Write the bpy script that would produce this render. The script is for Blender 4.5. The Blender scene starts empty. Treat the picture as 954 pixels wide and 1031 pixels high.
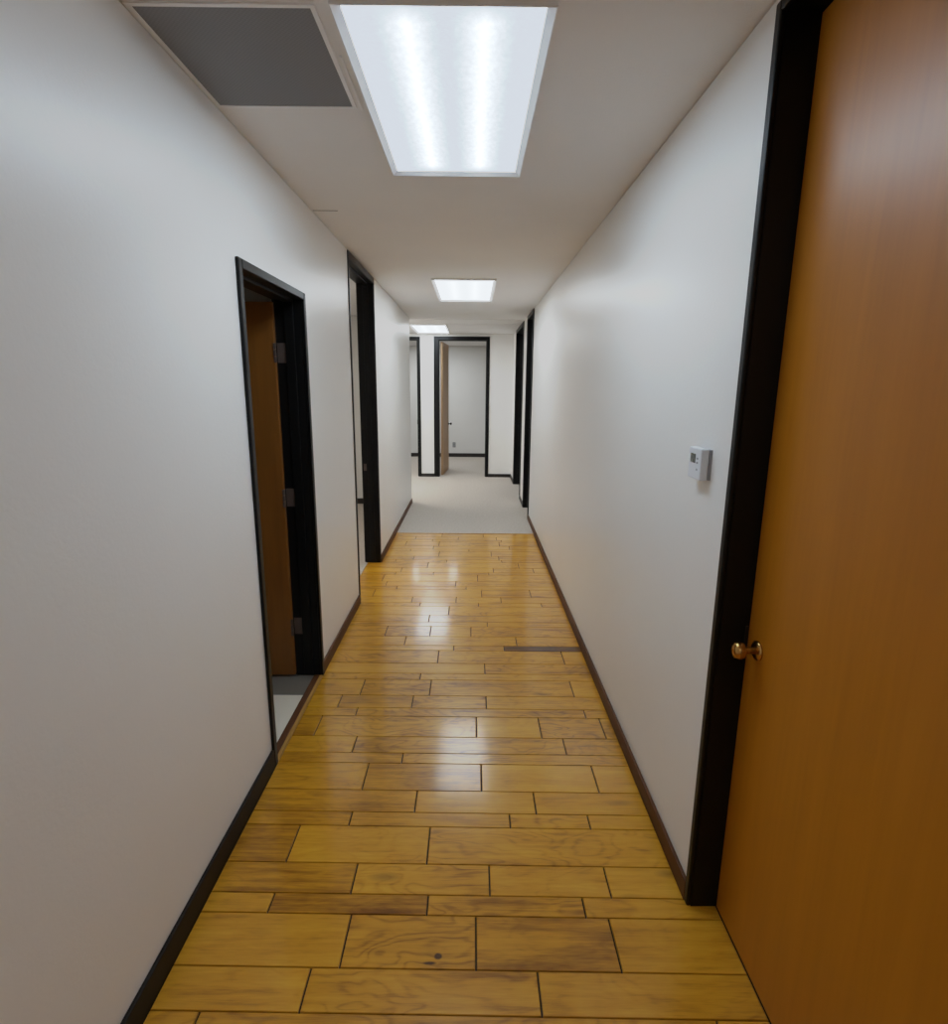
import bpy, bmesh, math, random
from mathutils import Matrix, Vector
rnd = random.Random(7)
scn = bpy.context.scene
col = scn.collection

# ------------------------------------------------------------------ materials
def new_mat(name):
    m = bpy.data.materials.new(name); m.use_nodes = True
    nt = m.node_tree
    return m, nt, nt.nodes['Principled BSDF']

def N(nt, kind, **kw):
    n = nt.nodes.new(kind)
    for k, v in kw.items(): setattr(n, k, v)
    return n

def math_node(nt, op, a, b=None):
    n = N(nt, 'ShaderNodeMath', operation=op)
    for i, v in enumerate((a, b)):
        if v is None: continue
        if isinstance(v, (int, float)): n.inputs[i].default_value = v
        else: nt.links.new(v, n.inputs[i])
    return n.outputs[0]

def ramp(nt, fac, stops):
    r = N(nt, 'ShaderNodeValToRGB')
    e = r.color_ramp.elements
    while len(e) < len(stops): e.new(0.5)
    for el, (p, c) in zip(e, stops):
        el.position = p; el.color = (*c, 1)
    nt.links.new(fac, r.inputs[0]); return r.outputs[0]

def noise(nt, scale, vec=None, detail=2, rough=.5, dist=0, stretch=(1, 1, 1)):
    if vec is None: vec = N(nt, 'ShaderNodeTexCoord').outputs['Object']
    mp = N(nt, 'ShaderNodeMapping'); mp.inputs['Scale'].default_value = stretch
    nt.links.new(vec, mp.inputs['Vector'])
    n = N(nt, 'ShaderNodeTexNoise')
    n.inputs['Scale'].default_value = scale; n.inputs['Detail'].default_value = detail
    n.inputs['Roughness'].default_value = rough; n.inputs['Distortion'].default_value = dist
    nt.links.new(mp.outputs[0], n.inputs['Vector']); return n.outputs[0]

def bump(nt, b, h, strength, dist=.01):
    n = N(nt, 'ShaderNodeBump'); n.inputs['Strength'].default_value = strength
    n.inputs['Distance'].default_value = dist
    nt.links.new(h, n.inputs['Height']); nt.links.new(n.outputs[0], b.inputs['Normal'])

def paint(name, c1, c2, rough, nscale=3, bscale=None, bstr=.1, spec=.5, stretch=(1, 1, 1), metallic=0, detail=3):
    m, nt, b = new_mat(name)
    f = noise(nt, nscale, detail=detail, stretch=stretch)
    nt.links.new(ramp(nt, f, [(.3, c1), (.7, c2)]), b.inputs['Base Color'])
    b.inputs['Roughness'].default_value = rough
    b.inputs['Specular IOR Level'].default_value = spec
    b.inputs['Metallic'].default_value = metallic
    if bscale: bump(nt, b, noise(nt, bscale, detail=2), bstr, .002)
    return m

M = {}
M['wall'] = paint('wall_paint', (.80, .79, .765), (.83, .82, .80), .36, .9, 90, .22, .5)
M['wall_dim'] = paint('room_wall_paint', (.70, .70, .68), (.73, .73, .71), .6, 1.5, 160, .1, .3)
M['ceil'] = paint('ceiling_board', (.79, .78, .775), (.84, .83, .82), .9, 1.1, 260, .5, .2)
M['black'] = paint('black_stained_frame', (.0025, .0025, .0027), (.0045, .0044, .0044), .42, 6, 60, .15, .24, (1, 1, .1))
M['base_black'] = paint('black_brown_base', (.006, .0035, .002), (.011, .006, .003), .55, 8, None, 0, .25, (1, .1, 1))
M['base_brown'] = paint('brown_stained_base', (.075, .026, .008), (.12, .042, .012), .55, 8, 50, .1, .25, (2, .15, 2))
M['base_dark'] = paint('dark_end_base', (.011, .009, .008), (.018, .014, .012), .5, 8, None, 0, .4)
M['carpet'] = paint('beige_carpet', (.45, .40, .345), (.55, .50, .44), .95, 45, 320, 1.0, .1, detail=6)
M['white_metal'] = paint('white_enamel', (.82, .82, .83), (.85, .85, .86), .4, 5)
M['grille'] = None
M['plastic'] = paint('white_plastic', (.70, .72, .76), (.73, .75, .79), .42, 8)
M['plastic_grey'] = paint('grey_plastic', (.30, .30, .32), (.34, .34, .36), .5, 8)
M['screen'] = paint('lcd_screen', (.045, .055, .055), (.07, .08, .075), .2, 40)
M['brass'] = paint('polished_brass', (.52, .29, .085), (.62, .36, .12), .26, 14, metallic=1)
M['dark_metal'] = paint('dark_bronze', (.03, .025, .022), (.05, .04, .035), .4, 12, metallic=.7)
M['hinge'] = paint('bronze_hinge', (.085, .062, .052), (.115, .085, .072), .5, 20, metallic=.2)
M['outlet'] = paint('grey_outlet', (.20, .21, .22), (.27, .28, .29), .5, 20)
M['gap'] = paint('dark_gap', (.018, .008, .003), (.03, .013, .004), .8, 10)
M['strip'] = paint('oak_edge_strip', (.40, .20, .045), (.52, .28, .07), .35, 5, None, 0, .5, (3, .4, 3))

def veneer(name, dark, mid, light, rough=.3, coat=.4):
    m, nt, b = new_mat(name)
    f = noise(nt, 2.2, detail=6, rough=.6, dist=.6, stretch=(6, 6, .5))
    g = noise(nt, 60, detail=3, stretch=(1, 1, .03))
    s = math_node(nt, 'ADD', math_node(nt, 'MULTIPLY', f, .75), math_node(nt, 'MULTIPLY', g, .25))
    nt.links.new(ramp(nt, s, [(.32, dark), (.5, mid), (.68, light)]), b.inputs['Base Color'])
    b.inputs['Roughness'].default_value = rough
    b.inputs['Coat Weight'].default_value = coat
    b.inputs['Coat Roughness'].default_value = .28
    return m
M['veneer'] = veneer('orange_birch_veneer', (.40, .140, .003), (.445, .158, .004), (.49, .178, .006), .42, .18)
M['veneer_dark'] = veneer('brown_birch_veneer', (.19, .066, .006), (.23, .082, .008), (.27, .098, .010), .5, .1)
M['veneer_pale'] = veneer('pale_birch_veneer', (.42, .25, .12), (.48, .29, .145), (.54, .33, .17), .5, .1)

# oak planks: tone and grain read per-plank values stored on the mesh
def oak():
    m, nt, b = new_mat('oak_planks')
    at = N(nt, 'ShaderNodeAttribute', attribute_name='plank')
    sep = N(nt, 'ShaderNodeSeparateColor'); nt.links.new(at.outputs['Color'], sep.inputs[0])
    tone, seed, fig = sep.outputs[0], sep.outputs[1], sep.outputs[2]
    co = N(nt, 'ShaderNodeTexCoord').outputs['Object']
    cmb = N(nt, 'ShaderNodeCombineXYZ')
    nt.links.new(math_node(nt, 'MULTIPLY', seed, 37.0), cmb.inputs[0])
    nt.links.new(math_node(nt, 'MULTIPLY', seed, 91.0), cmb.inputs[2])
    va = N(nt, 'ShaderNodeVectorMath', operation='ADD')
    nt.links.new(co, va.inputs[0]); nt.links.new(cmb.outputs[0], va.inputs[1])
    v = va.outputs[0]
    fine0 = noise(nt, 1.0, v, 3, .6, 0, (9, 90, 1))
    # cathedral figure: contour bands of a stretched noise field
    f = noise(nt, 1.0, v, 2, .45, .5, (3.2, 9.5, 1))
    bands = math_node(nt, 'SINE', math_node(nt, 'MULTIPLY', math_node(nt, 'ADD', f, math_node(nt, 'MULTIPLY', fine0, .05)), 58.0))
    bands = math_node(nt, 'POWER', math_node(nt, 'ADD', math_node(nt, 'MULTIPLY', bands, .5), .5), 3.0)
    blot = noise(nt, 1.0, v, 3, .6, .3, (4.0, 13, 1))
    fine = noise(nt, 1.0, v, 3, .6, 0, (22, 420, 1))
    streak = noise(nt, 1.0, v, 4, .65, .4, (3.0, 60, 1))
    dark = math_node(nt, 'MULTIPLY', math_node(nt, 'MULTIPLY', bands, fig), .13)
    t = math_node(nt, 'SUBTRACT', tone, dark)
    t = math_node(nt, 'ADD', t, math_node(nt, 'MULTIPLY', math_node(nt, 'SUBTRACT', fine, .5), .22))
    t = math_node(nt, 'ADD', t, math_node(nt, 'MULTIPLY', math_node(nt, 'SUBTRACT', streak, .5), .50))
    t = math_node(nt, 'ADD', t, math_node(nt, 'MULTIPLY', math_node(nt, 'SUBTRACT', blot, .5), .52))
    c = ramp(nt, t, [(0.0, (.055, .018, .003)), (.25, (.235, .086, .006)), (.5, (.58, .272, .016)), (.72, (.69, .36, .030)), (1.0, (.75, .44, .06))])
    # small dark knots and mineral streaks
    vo = N(nt, 'ShaderNodeTexVoronoi'); vo.inputs['Scale'].default_value = 1.0
    mp = N(nt, 'ShaderNodeMapping'); mp.inputs['Scale'].default_value = (1.7, 5.0, 1)
    nt.links.new(v, mp.inputs[0]); nt.links.new(mp.outputs[0], vo.inputs['Vector'])
    kn = ramp(nt, vo.outputs['Distance'], [(.0, (.95, .95, .95)), (.05, (.6, .6, .6)), (.12, (0, 0, 0))])
    mx = N(nt, 'ShaderNodeMix', data_type='RGBA')
    # the one big knot with its short tail, near the middle of the corridor
    sx = N(nt, 'ShaderNodeSeparateXYZ'); nt.links.new(co, sx.inputs[0])
    wig = math_node(nt, 'MULTIPLY', math_node(nt, 'SUBTRACT', noise(nt, 60, co), .5), .6)
    def spot(x, y, rx, ry):
        a = math_node(nt, 'POWER', math_node(nt, 'ABSOLUTE', math_node(nt, 'DIVIDE', math_node(nt, 'SUBTRACT', sx.outputs[0], x), rx)), 2.0)
        b_ = math_node(nt, 'POWER', math_node(nt, 'ABSOLUTE', math_node(nt, 'DIVIDE', math_node(nt, 'SUBTRACT', sx.outputs[1], y), ry)), 2.0)
        r = math_node(nt, 'ADD', math_node(nt, 'ADD', a, b_), wig)
        return math_node(nt, 'MAXIMUM', math_node(nt, 'SUBTRACT', 1.0, r), 0.0)
    kn2 = math_node(nt, 'MAXIMUM', spot(-.085, 1.309, .013, .011), math_node(nt, 'MULTIPLY', spot(-.107, 1.289, .022, .006), .8))
    knf = math_node(nt, 'MINIMUM', math_node(nt, 'ADD', math_node(nt, 'MULTIPLY', kn, .8), math_node(nt, 'MULTIPLY', kn2, 1.6)), 1.0)
    nt.links.new(knf, mx.inputs[0]); nt.links.new(c, mx.inputs[6])
    mx.inputs[7].default_value = (.09, .034, .008, 1)
    nt.links.new(mx.outputs[2], b.inputs['Base Color'])
    b.inputs['Roughness'].default_value = .30
    b.inputs['Specular IOR Level'].default_value = .28
    b.inputs['Coat Weight'].default_value = .42
    b.inputs['Coat Roughness'].default_value = .12
    h = math_node(nt, 'ADD', noise(nt, 1.0, v, 2, .5, 0, (5, 16, 1)), math_node(nt, 'MULTIPLY', fine, .04))
    bump(nt, b, h, .22, .004)
    return m
M['oak'] = oak()

def vinyl():
    m, nt, b = new_mat('checked_vinyl_tile')
    co = N(nt, 'ShaderNodeTexCoord').outputs['Object']
    mp = N(nt, 'ShaderNodeMapping'); mp.inputs['Location'].default_value = (.86, -2.70, .01)
    nt.links.new(co, mp.inputs[0])
    ck = N(nt, 'ShaderNodeTexChecker'); ck.inputs['Scale'].default_value = 1 / .305
    ck.inputs['Color1'].default_value = (.80, .79, .74, 1); ck.inputs['Color2'].default_value = (.17, .15, .125, 1)
    nt.links.new(mp.outputs[0], ck.inputs['Vector'])
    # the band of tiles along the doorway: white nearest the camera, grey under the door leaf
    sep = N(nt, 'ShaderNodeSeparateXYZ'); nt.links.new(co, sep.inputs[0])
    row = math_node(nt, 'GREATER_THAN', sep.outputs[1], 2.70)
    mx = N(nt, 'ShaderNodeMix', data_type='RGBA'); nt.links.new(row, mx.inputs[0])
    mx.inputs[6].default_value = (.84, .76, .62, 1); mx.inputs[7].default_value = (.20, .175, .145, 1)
    nt.links.new(mx.outputs[2], b.inputs['Base Color']); b.inputs['Roughness'].default_value = .35
    return m
M['vinyl'] = vinyl()

def lens(LENS_BASE, LENS_STREAK, tint):
    """prismatic acrylic troffer lens glowing from two tubes behind it"""
    m, nt, b = new_mat('prismatic_lens')
    co = N(nt, 'ShaderNodeTexCoord').outputs['Object']
    sep = N(nt, 'ShaderNodeSeparateXYZ'); nt.links.new(co, sep.inputs[0])
    wob = math_node(nt, 'MULTIPLY', math_node(nt, 'SUBTRACT', noise(nt, 70, detail=2, stretch=(1, .6, 1)), .5), .035)
    x = math_node(nt, 'ADD', sep.outputs[0], wob)
    d = math_node(nt, 'ABSOLUTE', math_node(nt, 'SUBTRACT', math_node(nt, 'ABSOLUTE', x), .095))
    g = math_node(nt, 'POWER', math_node(nt, 'MAXIMUM', math_node(nt, 'SUBTRACT', 1.0, math_node(nt, 'DIVIDE', d, .085)), 0.0), 1.6)
    # tubes stop short of the ends
    e = math_node(nt, 'MINIMUM', math_node(nt, 'MAXIMUM', math_node(nt, 'MULTIPLY', math_node(nt, 'SUBTRACT', .53, math_node(nt, 'ABSOLUTE', sep.outputs[1])), 14.0), 0.0), 1.0)
    fine = math_node(nt, 'MULTIPLY', math_node(nt, 'SUBTRACT', noise(nt, 260, detail=1), .5), LENS_BASE * .55)
    s = math_node(nt, 'ADD', math_node(nt, 'ADD', LENS_BASE, fine), math_node(nt, 'MULTIPLY', math_node(nt, 'MULTIPLY', g, e), LENS_STREAK))
    b.inputs['Base Color'].default_value = (.8, .85, .9, 1); b.inputs['Roughness'].default_value = .3
    mx = N(nt, 'ShaderNodeMix', data_type='RGBA')
    nt.links.new(math_node(nt, 'MULTIPLY', g, e), mx.inputs[0])
    mx.inputs[6].default_value = (*tint, 1); mx.inputs[7].default_value = (.86, .94, 1.0, 1)
    nt.links.new(mx.outputs[2], b.inputs['Emission Color'])
    nt.links.new(s, b.inputs['Emission Strength'])
    return m
M['lens'] = lens(6.0, 11.0, (.60, .80, 1.0))
M['lens_even'] = lens(10.0, 2.0, (.82, .92, 1.0))

def grille_mat():
    m, nt, b = new_mat('grey_eggcrate')
    co = N(nt, 'ShaderNodeTexCoord').outputs['Object']
    ck = N(nt, 'ShaderNodeTexChecker'); ck.inputs['Scale'].default_value = 1 / .006
    ck.inputs['Color1'].default_value = (.215, .216, .230, 1); ck.inputs['Color2'].default_value = (.19, .19, .205, 1)
    nt.links.new(co, ck.inputs['Vector']); nt.links.new(ck.outputs[0], b.inputs['Base Color'])
    b.inputs['Roughness'].default_value = .6
    return m
M['grille'] = grille_mat()

# ------------------------------------------------------------------ helpers
def box(bm, x0, x1, y0, y1, z0, z1, bev=0, seg=2):
    r = bmesh.ops.create_cube(bm, size=1)
    bmesh.ops.transform(bm, matrix=Matrix.Translation(((x0+x1)/2, (y0+y1)/2, (z0+z1)/2)) @ Matrix.Diagonal((abs(x1-x0), abs(y1-y0), abs(z1-z0), 1)), verts=r['verts'])
    if bev:
        es = list({e for v in r['verts'] for e in v.link_edges})
        bmesh.ops.bevel(bm, geom=es, offset=bev, segments=seg, affect='EDGES', profile=.5)

def boxes(*bs, bev=0):
    bm = bmesh.new()
    for b in bs: box(bm, *b, bev=bev)
    return bm

def lathe(bm, prof, axis='x', n=28, at=(0, 0, 0)):
    """prof: (distance along axis, radius)"""
    rings = []
    for d, r in prof:
        ring = []
        for k in range(n):
            a = 2*math.pi*k/n; u, w = r*math.cos(a), r*math.sin(a)
            p = (d, u, w) if axis == 'x' else (u, d, w)
            ring.append(bm.verts.new((p[0]+at[0], p[1]+at[1], p[2]+at[2])))
        rings.append(ring)
    for a, b in zip(rings, rings[1:]):
        for k in range(n): bm.faces.new((a[k], a[(k+1) % n], b[(k+1) % n], b[k]))
    bm.faces.new(rings[0]); bm.faces.new(rings[-1])
    bmesh.ops.recalc_face_normals(bm, faces=bm.faces)

def obj(name, bm, mat, parent=None, smooth=False):
    me = bpy.data.meshes.new(name); bm.to_mesh(me); bm.free()
    me.materials.append(mat)
    if smooth:
        for p in me.polygons: p.use_smooth = True
    o = bpy.data.objects.new(name, me); col.objects.link(o)
    if parent: o.parent = parent
    return o

def tag(o, label, cat, group=None, kind=None):
    o['label'] = label; o['category'] = cat
    if group: o['group'] = group
    if kind: o['kind'] = kind
    return o

def struct(name, bm, mat, label, cat):
    return tag(obj(name, bm, mat), label, cat, kind='structure')

def empty(name, loc, label, cat, group=None, kind=None, rz=0):
    o = bpy.data.objects.new(name, None); col.objects.link(o)
    o.location = loc; o.rotation_euler = (0, 0, rz); o.empty_display_size = .1
    return tag(o, label, cat, group, kind)

# ------------------------------------------------------------------ dimensions
XL, XR, T = -.827, .687, .13
XLO, XRO = XL - T, XR + T
ZC, ZW = 2.44, 2.4345
Y0, YE, YB = -2.5, 10.08, 13.05          # behind the camera, end wall, far room's back wall
D1 = (2.160, 2.908, 1.968)               # clear openings: y0, y1, head
D2 = (4.035, 4.990, 2.385)
DR = (.560, 1.473, 2.385)
A_ = (6.80, 7.46, 2.385)
B_ = (8.08, 9.33, 2.385)
E1 = (-1.75, -.945, 2.335)               # x0, x1, head
E2 = (-.580, .236, 2.335)
LIN = .016                               # jamb liner thickness

def wall_y(x0, x1, ya, yb, ops):
    """a wall running along y with door openings cut out"""
    bm = bmesh.new(); y = ya
    for (a, b, h) in ops:
        box(bm, x0, x1, y, a-LIN, 0, ZW); box(bm, x0, x1, a-LIN, b+LIN, h+LIN, ZW); y = b+LIN
    box(bm, x0, x1, y, yb, 0, ZW); return bm

def wall_x(y0, y1, xa, xb, ops):
    bm = bmesh.new(); x = xa
    for (a, b, h) in ops:
        box(bm, x, a-LIN, y0, y1, 0, ZW); box(bm, a-LIN, b+LIN, y0, y1, h+LIN, ZW); x = b+LIN
    box(bm, x, xb, y0, y1, 0, ZW); return bm

struct('wall_left', wall_y(XLO, XL, Y0, 7.75, [D1, D2]), M['wall'], 'long white corridor wall on the left with two dark framed doorways', 'wall')
struct('wall_right', wall_y(XR, XRO, Y0, YE, [DR, A_, B_]), M['wall'], 'long white corridor wall on the right carrying the thermostat', 'wall')
struct('wall_far', wall_x(YE, YE+.12, -3, 3, [E1, E2]), M['wall'], 'white wall across the far end of the corridor with two doorways', 'wall')
struct('wall_back', boxes((-3.1, 3.1, Y0-.1, Y0, 0, ZW)), M['wall'], 'white wall closing the corridor behind the viewpoint', 'wall')
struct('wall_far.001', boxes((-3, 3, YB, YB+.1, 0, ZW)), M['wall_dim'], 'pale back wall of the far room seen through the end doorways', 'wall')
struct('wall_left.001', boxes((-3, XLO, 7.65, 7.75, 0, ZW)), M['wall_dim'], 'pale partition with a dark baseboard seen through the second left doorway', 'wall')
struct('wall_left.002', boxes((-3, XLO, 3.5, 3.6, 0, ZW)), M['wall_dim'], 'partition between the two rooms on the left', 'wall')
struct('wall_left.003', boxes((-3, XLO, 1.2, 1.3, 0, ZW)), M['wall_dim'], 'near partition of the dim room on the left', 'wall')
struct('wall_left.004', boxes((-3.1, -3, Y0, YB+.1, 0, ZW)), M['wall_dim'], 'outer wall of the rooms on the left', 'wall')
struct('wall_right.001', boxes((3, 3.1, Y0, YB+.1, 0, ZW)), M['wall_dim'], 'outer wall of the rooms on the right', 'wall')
struct('wall_right.002', boxes((XRO, 3, 6.0, 6.1, 0, ZW)), M['wall_dim'], 'partition beside the rooms on the far right', 'wall')

# ceiling: one slab, faint board seams as shallow grooves
bm = boxes((-3.1, 3.1, Y0-.1, YB+.1, ZC, ZC+.08))
struct('ceiling', bm, M['ceil'], 'low off-white textured ceiling over the corridor', 'ceiling')

# ------------------------------------------------------------------ floors
ROWS = [1.154, 1.271, 1.436, 1.507, 1.626, 1.793, 1.864, 1.984, 2.151, 2.221, 2.341, 2.507, 2.58, 2.699, 2.864, 2.935,
        3.056, 3.221, 3.290, 3.420, 3.580, 3.652, 3.775, 3.938]
JOINTS = [[-.432, .19], [-.355, .022, .423], [-.612, -.127, .356], [-.373, .067, .45], [-.616, -.142], [-.44, .15, .442],
          [-.207, .252], [-.428, .048, .514], [-.291], [-.516, .423], [-.717, .03, .329, .624], [-.559, .563], [-.663, -.294, .081],
          [-.574, -.213, .54], [-.277], [.081], [-.192, .547], [-.104, .205], [-.413, .287], [-.554, -.264, .001], [.111], [-.288], [-.157]]
TONE = {(1, 2): .43, (0, 1): .52, (2, 1): .36, (7, 1): .42, (17, 2): .08, (1, 1): .50, (5, 0): .42, (3, 0): .42, (4, 0): .40, (12, 1): .44, (10, 0): .44,
        (11, 1): .46, (0, 2): .52, (2, 3): .56, (4, 2): .54, (1, 0): .54, (6, 0): .45, (8, 0): .44}
def skew(y): return -.0125 * max(0, min(1, (4.2-y)/2.4))
W3 = [.166, .071, .120]
rows, joints, known = list(ROWS), list(JOINTS), [True]*len(JOINTS)
seq, k = [.071, .120, .166], 0
while rows[-1] < 6.03:
    w = seq[k % 3]; k += 1
    rows.append(min(rows[-1]+w, 6.05)); joints.append(None)
first = 0
seqb, k = [.071, .166, .119], 0
while rows[0] > Y0:
    w = seqb[k % 3]; k += 1
    rows.insert(0, rows[0]-w); first += 1
    joints.insert(0, [-.685, .631] if first == 1 else None)
FX0, FX1 = -.8165, .6765
bm = bmesh.new()
cl = bm.loops.layers.float_color.new('plank')
def plank(xa, xb, ya, yb, tone, fig):
    gx, gy, ch = .0026, .0017, .0020
    def P(x, y, z): return bm.verts.new((x, y + skew(y)*x, z))
    o = [P(xa+gx, ya+gy, -.0016), P(xb-gx, ya+gy, -.0016), P(xb-gx, yb-gy, -.0016), P(xa+gx, yb-gy, -.0016)]
    i = [P(xa+gx+ch, ya+gy+ch*.6, 0), P(xb-gx-ch, ya+gy+ch*.6, 0), P(xb-gx-ch, yb-gy-ch*.6, 0), P(xa+gx+ch, yb-gy-ch*.6, 0)]
    lo = [P(v.co.x, v.co.y - skew(v.co.y)*v.co.x, -.012) for v in o]
    fs = [bm.faces.new(i)]
    for q in range(4):
        r = (q+1) % 4
        fs.append(bm.faces.new((o[q], o[r], i[r], i[q]))); fs.append(bm.faces.new((lo[q], lo[r], o[r], o[q])))
    c = (tone, rnd.random(), fig, 1)
    for f in fs:
        for l in f.loops: l[cl] = c
for r in range(len(rows)-1):
    ya, yb = rows[r], rows[r+1]
    x1 = FX1
    if ya < DR[1] and yb > DR[0]: x1 = XR+.080
    x0 = XL-.112 if ya < D2[1] and yb > D2[0] else FX0
    js = joints[r]
    if js is None:
        js, x = [], x0 + rnd.uniform(.12, .55)
        while x < x1-.1: js.append(x); x += rnd.uniform(.32, .85)
    xs = [x0] + list(js) + [x1]
    for c in range(len(xs)-1):
        t = TONE.get((r-first, c), rnd.uniform(.47, .60))
        plank(xs[c], xs[c+1], ya, yb, t, .25 if t < .46 else rnd.choice([.2, .5, .8, .95]))
fl = struct('floor', bm, M['oak'], 'glossy honey oak plank floor laid across the corridor in three widths', 'floor')
struct('floor.001', boxes((XL-.02, XR+.085, Y0, 6.05, -.06, -.0075), (XL-.116, XL-.02, D2[0]-.1, D2[1]+.1, -.06, -.0075)), M['gap'], 'dark subfloor showing in the grooves between the oak planks', 'floor')
struct('floor.002', boxes((-3, 3, 6.051, YB, -.06, .002)), M['carpet'], 'beige carpet beyond the oak planks at the far end', 'floor')
struct('floor.003', boxes((-3, XL-.113, 3.55, 6.05, -.06, .001)), M['carpet'], 'beige carpet inside the room behind the second left doorway', 'floor')
struct('floor.004', boxes((-3, XL-.034, 1.25, 3.5, -.06, -.001)), M['vinyl'], 'white and grey vinyl tile floor inside the dim left room', 'floor')
struct('trim_1', boxes((XL-.006, FX0+.0005, D1[0], D1[1], -.012, .001)), M['strip'], 'narrow oak border strip along the sill of the near left doorway', 'trim')
struct('trim_2', boxes((XL-.036, XL-.006, D1[0], D1[1], -.02, .006), bev=.003), M['base_brown'], 'dark brown threshold in the near left doorway', 'trim')
struct('trim_3', boxes((FX0-.01, FX1+.01, 6.046, 6.068, -.01, .0045), bev=.002), M['strip'], 'thin oak reducer strip where the planks meet the carpet', 'trim')

# ------------------------------------------------------------------ baseboards
BT = .012
def bb(name, mat, label, *segs):
    struct(name, boxes(*segs, bev=.0025), mat, label, 'baseboard')
CW = .034
bb('baseboard_left', M['base_black'], 'black-brown baseboard along the near left wall up to the first doorway', (XL, XL+BT, Y0, D1[0]-CW, -.01, .080))
bb('baseboard_left.001', M['base_brown'], 'brown baseboard on the left wall between the two left doorways', (XL, XL+BT, D1[1]+CW, D2[0]-CW, -.01, .062))
bb('baseboard_left.002', M['base_brown'], 'brown baseboard on the left wall beyond the second left doorway', (XL, XL+BT, D2[1]+CW, 7.75, -.01, .062))
bb('baseboard_right', M['base_brown'], 'long brown baseboard on the right wall below the thermostat', (XR-BT, XR, DR[1]+.026, A_[0]-CW, -.01, .062))
bb('baseboard_right.001', M['base_dark'], 'short dark baseboard on the right wall between the two far right doorways', (XR-BT, XR, A_[1]+CW, B_[0]-CW, .0, .060))
bb('baseboard_right.002', M['base_dark'], 'short dark baseboard on the right wall beside the end wall', (XR-BT, XR, B_[1]+CW, YE, .0, .060))
bb('baseboard_far', M['base_dark'], 'short dark baseboard on the white pier between the two end doorways', (E1[1]+.05, E2[0]-.088, YE-BT, YE, 0, .060))
bb('baseboard_far.001', M['base_dark'], 'dark baseboard on the end wall right of the open doorway', (E2[1]+.05, XR-BT, YE-BT, YE, 0, .060))
bb('baseboard_far.002', M['base_dark'], 'dark baseboard along the back wall of the far room', (-2.98, 2.98, YB-BT, YB, 0, .085))
bb('baseboard_left.003', M['base_dark'], 'dark baseboard across the partition inside the second left room', (-2.98, XLO, 7.65-BT, 7.65, 0, .075))

# ------------------------------------------------------------------ door frames
def frame_y(face, back, side, y0, y1, h, cw, top=None, proud=.013, stop=None):
    """frame in a wall running along y; face = corridor face x, back = room face x, side = +1 when the corridor lies at +x of face"""
    top = min(h+cw, ZW-.001) if top is None else top
    bm = bmesh.new()
    fa, fb = sorted((face, face+side*proud)); ba, bk = sorted((back, back-side*proud))
    jx0, jx1 = sorted((face, back))
    for (a, b) in ((y0-cw, y0), (y1, y1+cw)):
        box(bm, fa, fb, a, b, 0, top, bev=.004); box(bm, ba, bk, a, b, .002, top, bev=.004)
    box(bm, fa, fb, y0, y1, h, top, bev=.004); box(bm, ba, bk, y0, y1, h, top, bev=.004)
    box(bm, jx0, jx1, y0-LIN, y0, .0, h); box(bm, jx0, jx1, y1, y1+LIN, .0, h); box(bm, jx0, jx1, y0-LIN, y1+LIN, h, h+LIN)
    if stop:
        s0, s1 = stop
        for (a, b) in ((y0, y0+.011), (y1-.011, y1)): box(bm, s0, s1, a, b, .009, h, bev=.002)
        box(bm, s0, s1, y0, y1, h-.011, h, bev=.002)
    return bm
def frame_x(y0w, y1w, x0, x1, h, cl_, cr_, ct, proud=.013, stop=None):
    bm = bmesh.new(); top = min(h+ct, ZW-.001)
    for (ya, yb) in ((y0w-proud, y0w), (y1w, y1w+proud)):
        box(bm, x0-cl_, x0, ya, yb, 0.003, top, bev=.004); box(bm, x1, x1+cr_, ya, yb, 0.003, top, bev=.004); box(bm, x0, x1, ya, yb, h, top, bev=.004)
    box(bm, x0-LIN, x0, y0w, y1w, 0.003, h); box(bm, x1, x1+LIN, y0w, y1w, 0.003, h); box(bm, x0-LIN, x1+LIN, y0w, y1w, h, h+LIN)
    if stop:
        box(bm, x0, x0+.011, *stop, 0.004, h); box(bm, x1-.011, x1, *stop, 0.004, h); box(bm, x0, x1, *stop, h-.011, h)
    return bm

def knob(parent, loc, rz, mat, r=.024):
    """round knob whose axis is local -x, rose at local x=0"""
    bm = bmesh.new()
    lathe(bm, [(0, .027), (-.004, .027), (-.007, .023), (-.010, .015)], n=32)
    rose = obj('rosette', bm, mat, parent, True)
    rose.location = loc; rose.rotation_euler = (0, 0, rz)
    bm = bmesh.new()
    lathe(bm, [(-.006, .0095), (-.030, .0095), (-.034, .013), (-.040, r*.86), (-.048, r), (-.057, r*.97), (-.063, r*.80), (-.066, r*.45), (-.0665, r*.2)], n=32)
    kb = obj('door_knob', bm, mat, parent, True)
    kb.location = loc; kb.rotation_euler = (0, 0, rz)

# right door, shut
d = empty('door_1', (XR, DR[0], 0), 'large orange birch door on the right, shut, with a brass knob and black frame', 'door', kind='structure')
inv = Matrix.Translation((-XR, -DR[0], 0))
bm = frame_y(XR, XRO, -1, *DR, .025, stop=(XR+.115, XR+.128)); bm.transform(inv); obj('door_frame', bm, M['black'], d)
bm = boxes((XR+.078, XR+.113, DR[0]+.003, DR[1]-.003, .004, DR[2]-.004), bev=.002); bm.transform(inv)
leaf = obj('door_leaf', bm, M['veneer'], d)
knob(leaf, (.078, 1.412-DR[0], .886), 0, M['brass'])
bm = boxes((.070, .0785, DR[1]-DR[0]-.0025, DR[1]-DR[0]+.0005, .84, .93)); obj('strike_plate', bm, M['dark_metal'], d)

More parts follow.
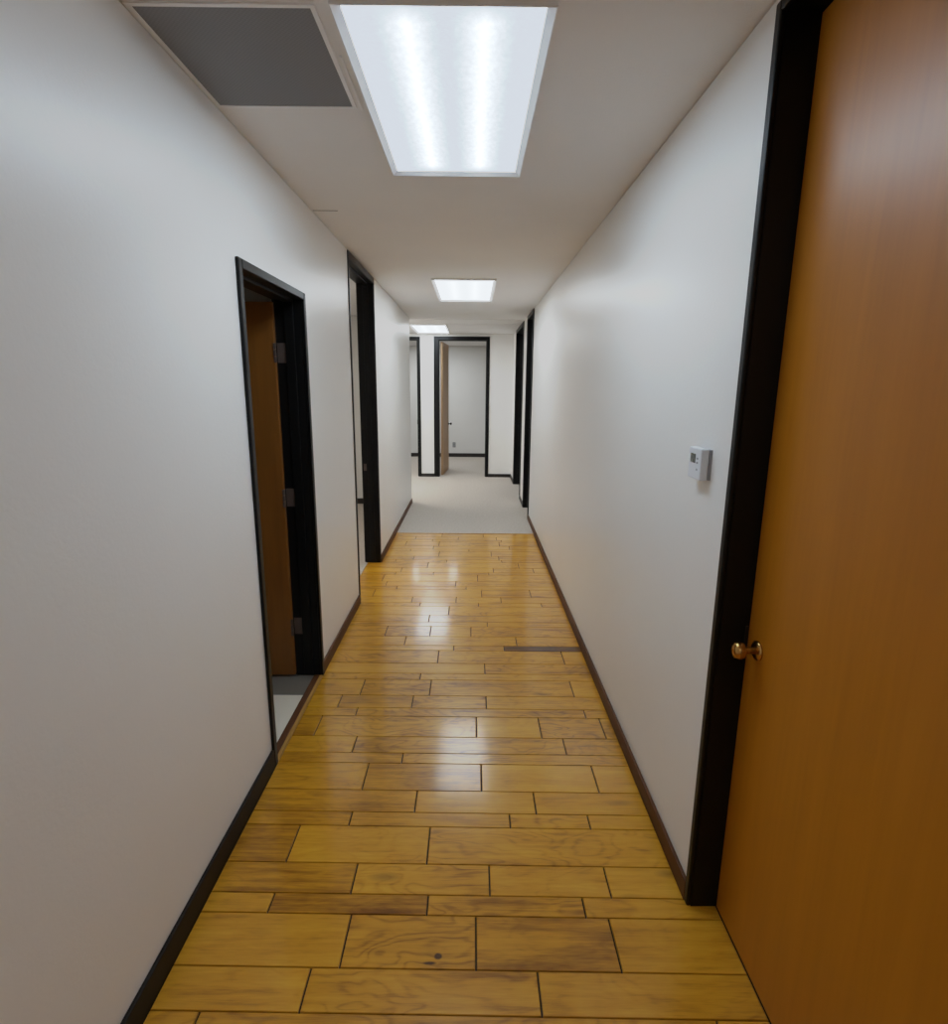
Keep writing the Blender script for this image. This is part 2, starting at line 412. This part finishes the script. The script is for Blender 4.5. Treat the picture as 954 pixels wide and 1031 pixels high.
# near left door, open into the dim room
d = empty('door_2', (XL, D1[0], 0), 'near left doorway, black framed, its brown door swung into the dim room', 'door', kind='structure')
inv = Matrix.Translation((-XL, -D1[0], 0))
bm = frame_y(XL, XLO, 1, *D1, CW, stop=(XL-.085, XL-.04)); bm.transform(inv); obj('door_frame', bm, M['black'], d)
lx = XLO-.004
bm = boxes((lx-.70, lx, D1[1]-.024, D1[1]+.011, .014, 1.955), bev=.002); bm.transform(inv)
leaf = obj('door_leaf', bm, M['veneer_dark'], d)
for z in (.292, 1.000, 1.72):
    bm = boxes((XLO+.001, XLO+.044, D1[1]-.0025, D1[1]+.001, z-.047, z+.047), bev=.001)
    lathe_bm = bmesh.new()
    for q in range(3):
        zz = z-.047+q*.0315
        box(bm, XLO-.010, XLO+.003, D1[1]-.030, D1[1]-.019, zz, zz+.030, bev=.003)
    lathe_bm.free()
    bm.transform(inv); obj('hinge', bm, M['hinge'], d)
knob(leaf, (lx-.64-XL, D1[1]-.024-D1[0], .886), math.pi/2, M['brass'])

# second left doorway, leaf not in view
d = empty('door_3', (XL, D2[0], 0), 'second left doorway, full-height black frame, standing open to a pale carpeted room', 'door', kind='structure')
inv = Matrix.Translation((-XL, -D2[0], 0))
bm = frame_y(XL, XLO, 1, *D2, .026, top=ZW-.001, proud=.008, stop=(XL-.085, XL-.04)); bm.transform(inv); obj('door_frame', bm, M['black'], d)
bm = boxes((XLO+.008, XLO+.034, D2[1]-.0022, D2[1]+.001, .84, .90), bev=.0008); bm.transform(inv); obj('strike_plate', bm, M['hinge'], d)

# far right doorways
for nm, o_, lb in (('door_4', A_, 'black framed doorway at the far end of the right wall, nearer of two'), ('door_5', B_, 'black framed doorway on the right wall just before the end wall')):
    d = empty(nm, (XR, o_[0], 0), lb, 'door', kind='structure')
    inv = Matrix.Translation((-XR, -o_[0], 0))
    bm = frame_y(XR, XRO, -1, *o_, CW, top=ZW-.001, stop=(XR+.06, XR+.1)); bm.transform(inv); obj('door_frame', bm, M['black'], d)

# end wall doorways
d = empty('door_6', (E2[0], YE, 0), 'black framed doorway in the end wall with a pale birch door open inward', 'door', kind='structure')
inv = Matrix.Translation((-E2[0], -YE, 0))
bm = frame_x(YE, YE+.12, *E2, .088, .05, .06, stop=(YE+.03, YE+.07)); bm.transform(inv); obj('door_frame', bm, M['black'], d)
bm = boxes((0, .036, 0, .80, .012, 2.315), bev=.002)
leaf = obj('door_leaf', bm, M['veneer_pale'], d); leaf.location = (.022, .136, 0); leaf.rotation_euler = (0, 0, math.radians(-5.2))
knob(leaf, (.036, .74, .88), math.pi, M['dark_metal'])
for z in (.30, 1.15, 2.0):
    bm = boxes((-.001, .003, .082, .118, z-.05, z+.05)); obj('hinge', bm, M['dark_metal'], d)
d = empty('door_7', (E1[0], YE, 0), 'black framed doorway at the left end of the end wall, half hidden by the corridor corner', 'door', kind='structure')
inv = Matrix.Translation((-E1[0], -YE, 0))
bm = frame_x(YE, YE+.12, *E1, .05, .052, .05, stop=(YE+.03, YE+.07)); bm.transform(inv); obj('door_frame', bm, M['black'], d)
bm = boxes((E1[1]-E1[0]-.012, E1[1]-E1[0]+.001, -.008, .012, .92, 1.0), bev=.002); obj('strike_plate', bm, M['dark_metal'], d)

# ------------------------------------------------------------------ ceiling lights
def ring(w, l, prof):
    bm = bmesh.new()
    rings = [[bm.verts.new((sx*(w-ins), sy*(l-ins), z)) for sx, sy in ((-1, -1), (1, -1), (1, 1), (-1, 1))] for ins, z in prof]
    for a, b in zip(rings, rings[1:]):
        for q in range(4): bm.faces.new((a[q], a[(q+1) % 4], b[(q+1) % 4], b[q]))
    bmesh.ops.recalc_face_normals(bm, faces=bm.faces)
    return bm
def ceiling_light(x0, x1, y0, y1, label, lens_mat='lens_even'):
    cx, cy = (x0+x1)/2, (y0+y1)/2; w, l = (x1-x0)/2, (y1-y0)/2; t = .024
    e = empty('ceiling_light', (cx, cy, ZC), label, 'light', 'fluorescent ceiling lights along the corridor')
    obj('light_frame', ring(w, l, [(0, 0), (0, -.015), (.003, -.0165), (t, -.004), (t, 0)]), M['white_metal'], e)
    obj('diffuser', boxes((-w+t*.9, w-t*.9, -l+t*.9, l-t*.9, -.0045, -.0005)), M[lens_mat], e)
    return e
ceiling_light(-.340, .191, 1.538, 2.637, 'nearest ceiling light, a large lit rectangular panel beside the grey vent', 'lens')
ceiling_light(-.352, .192, 5.03, 6.26, 'middle ceiling light, a small lit panel over the far planks')
ceiling_light(-.930, -.385, 8.62, 9.98, 'farthest ceiling light, lit panel over the carpet by the end wall')

# ------------------------------------------------------------------ grey ceiling vent
vx0, vx1, vy0, vy1 = XL+.004, -.378, 1.562, 2.075
e = empty('ceiling_vent', ((vx0+vx1)/2, (vy0+vy1)/2, ZC), 'square grey return-air grille in the ceiling against the left wall', 'vent')
w, l, t = (vx1-vx0)/2, (vy1-vy0)/2, .012
obj('vent_frame', ring(w, l, [(0, 0), (0, -.005), (t, -.005), (t, 0)]), M['white_metal'], e)
obj('vent_grille', boxes((-w+t*.9, w-t*.9, -l+t*.9, l-t*.9, -.003, -.0005)), M['grille'], e)

# slim ceiling grid bars
struct('trim_4', boxes((w*0+vx1+.010, vx1+.017, 1.78, 2.09, ZC-.004, ZC)), M['white_metal'], 'thin pale ceiling bar between the grey vent and the nearest light', 'trim')
struct('trim_5', boxes((-2.9, XR-.01, 7.93, 7.955, ZC-.005, ZC), (-2.9, XR-.01, 8.52, 8.545, ZC-.005, ZC), (-.36, -.335, 7.955, YE-.01, ZC-.005, ZC)), M['ceil'], 'slim ceiling grid bars over the carpeted end', 'trim')
struct('trim_6', boxes((XL+.005, XL+.13, 3.188, 3.192, ZC-.0015, ZC)), M['gap'], 'short dark ceiling seam at the left wall above the first doorway', 'trim')

# ------------------------------------------------------------------ thermostat on the right wall
th = empty('wall_thermostat', (XR, 1.683, 1.306), 'white wall thermostat with a small grey screen on the right wall', 'thermostat')
obj('back_plate', boxes((-.008, .0005, -.050, .047, .002, .090), bev=.0015), M['plastic_grey'], th)
obj('body', boxes((-.031, -.0075, -.047, .047, 0, .092), bev=.004), M['plastic'], th)
obj('screen', boxes((-.0322, -.0305, -.006, .031, .047, .074), bev=.0008), M['screen'], th)
for (y, z) in ((-.022, .062), (-.022, .050), (-.022, .030)):
    obj('button', boxes((-.0328, -.0305, y-.004, y+.004, z-.0028, z+.0028), bev=.0008), M['plastic_grey'], th)

# ------------------------------------------------------------------ outlets
def outlet(loc, rz, label):
    o = empty('wall_outlet', loc, label, 'outlet', rz=rz)
    obj('cover_plate', boxes((-.035, .035, -.006, 0, -.058, .058), bev=.003), M['outlet'], o)
    for z in (-.026, .026):
        obj('socket', boxes((-.015, .015, -.009, -.005, z-.016, z+.016), bev=.004), M['plastic_grey'], o)
outlet((-.411, YB, .275), 0, 'grey outlet low on the far room wall seen through the end doorway')

# ------------------------------------------------------------------ light in the side rooms and behind the viewpoint
def area(name, loc, sx, sy, power, color=(.9, .95, 1)):
    l = bpy.data.lights.new(name, 'AREA'); l.shape = 'RECTANGLE'; l.size = sx; l.size_y = sy; l.energy = power; l.color = color
    o = bpy.data.objects.new(name, l); col.objects.link(o); o.location = loc; return o
area('room_lamp', (-2.0, 5.2, ZC-.02), .6, 1.2, 19, (1, .94, .88))
area('hall_fill', (-2.0, 8.7, ZC-.02), .6, 1.2, 36, (1, .97, .93))  # unseen fill added to brighten the end wall and the far carpet
area('far_room_lamp', (-.9, 11.9, ZC-.02), 1.2, .6, 24)
area('rear_corridor_lamp', (0, -.9, ZC-.02), .5, 1.1, 6, (.95, .97, 1))

w_ = bpy.data.worlds.new('world'); scn.world = w_; w_.use_nodes = True
w_.node_tree.nodes['Background'].inputs[0].default_value = (.5, .52, .55, 1)
w_.node_tree.nodes['Background'].inputs[1].default_value = .02

# ------------------------------------------------------------------ camera
F, PITCH, YAW, ROLL, H = 576.95, .2151, -.0041, -.0087, 1.5667
def mat3(p, y, r):
    cp, sp, cy, sy, cr, sr = math.cos(p), math.sin(p), math.cos(y), math.sin(y), math.cos(r), math.sin(r)
    base = Matrix(((1, 0, 0), (0, 0, -1), (0, 1, 0)))
    Ry = Matrix(((cy, sy, 0), (-sy, cy, 0), (0, 0, 1)))
    Rp = Matrix(((1, 0, 0), (0, cp, -sp), (0, sp, cp)))
    Rr = Matrix(((cr, sr, 0), (-sr, cr, 0), (0, 0, 1)))
    return Rr @ Rp @ base @ Ry
R = mat3(PITCH, YAW, ROLL)
cam = bpy.data.cameras.new('camera'); co = bpy.data.objects.new('camera', cam); col.objects.link(co)
rot = Matrix((R[0], -R[1], -R[2])).transposed()
co.matrix_world = Matrix.Translation((0, 0, H)) @ rot.to_4x4()
cam.sensor_fit = 'HORIZONTAL'; cam.sensor_width = 36; cam.lens = F/954*36
cam.clip_start = .02
scn.camera = co

# a camera-like tone curve: linear through the mid tones, a long shoulder for the lit panels
vs = scn.view_settings
vs.view_transform = 'Standard'; vs.look = 'None'; vs.exposure = .06; vs.gamma = 1
vs.use_curve_mapping = True
cm = vs.curve_mapping
WL = 16.0
cm.white_level = (WL, WL, WL); cm.extend = 'HORIZONTAL'
pts = [(0, 0), (.25, .25), (.5, .46), (.75, .57), (1.5, .60), (3.0, .62), (4.5, .66), (6.0, .74), (12.0, .94), (16.0, 1.0)]
c = cm.curves[3]
while len(c.points) < len(pts): c.points.new(.5, .5)
for p, (x, y) in zip(c.points, pts):
    p.location = (x/WL, y); p.handle_type = 'VECTOR'
cm.update()
scn.cycles.max_bounces = 12
scn.cycles.diffuse_bounces = 8
scn.cycles.use_denoising = True
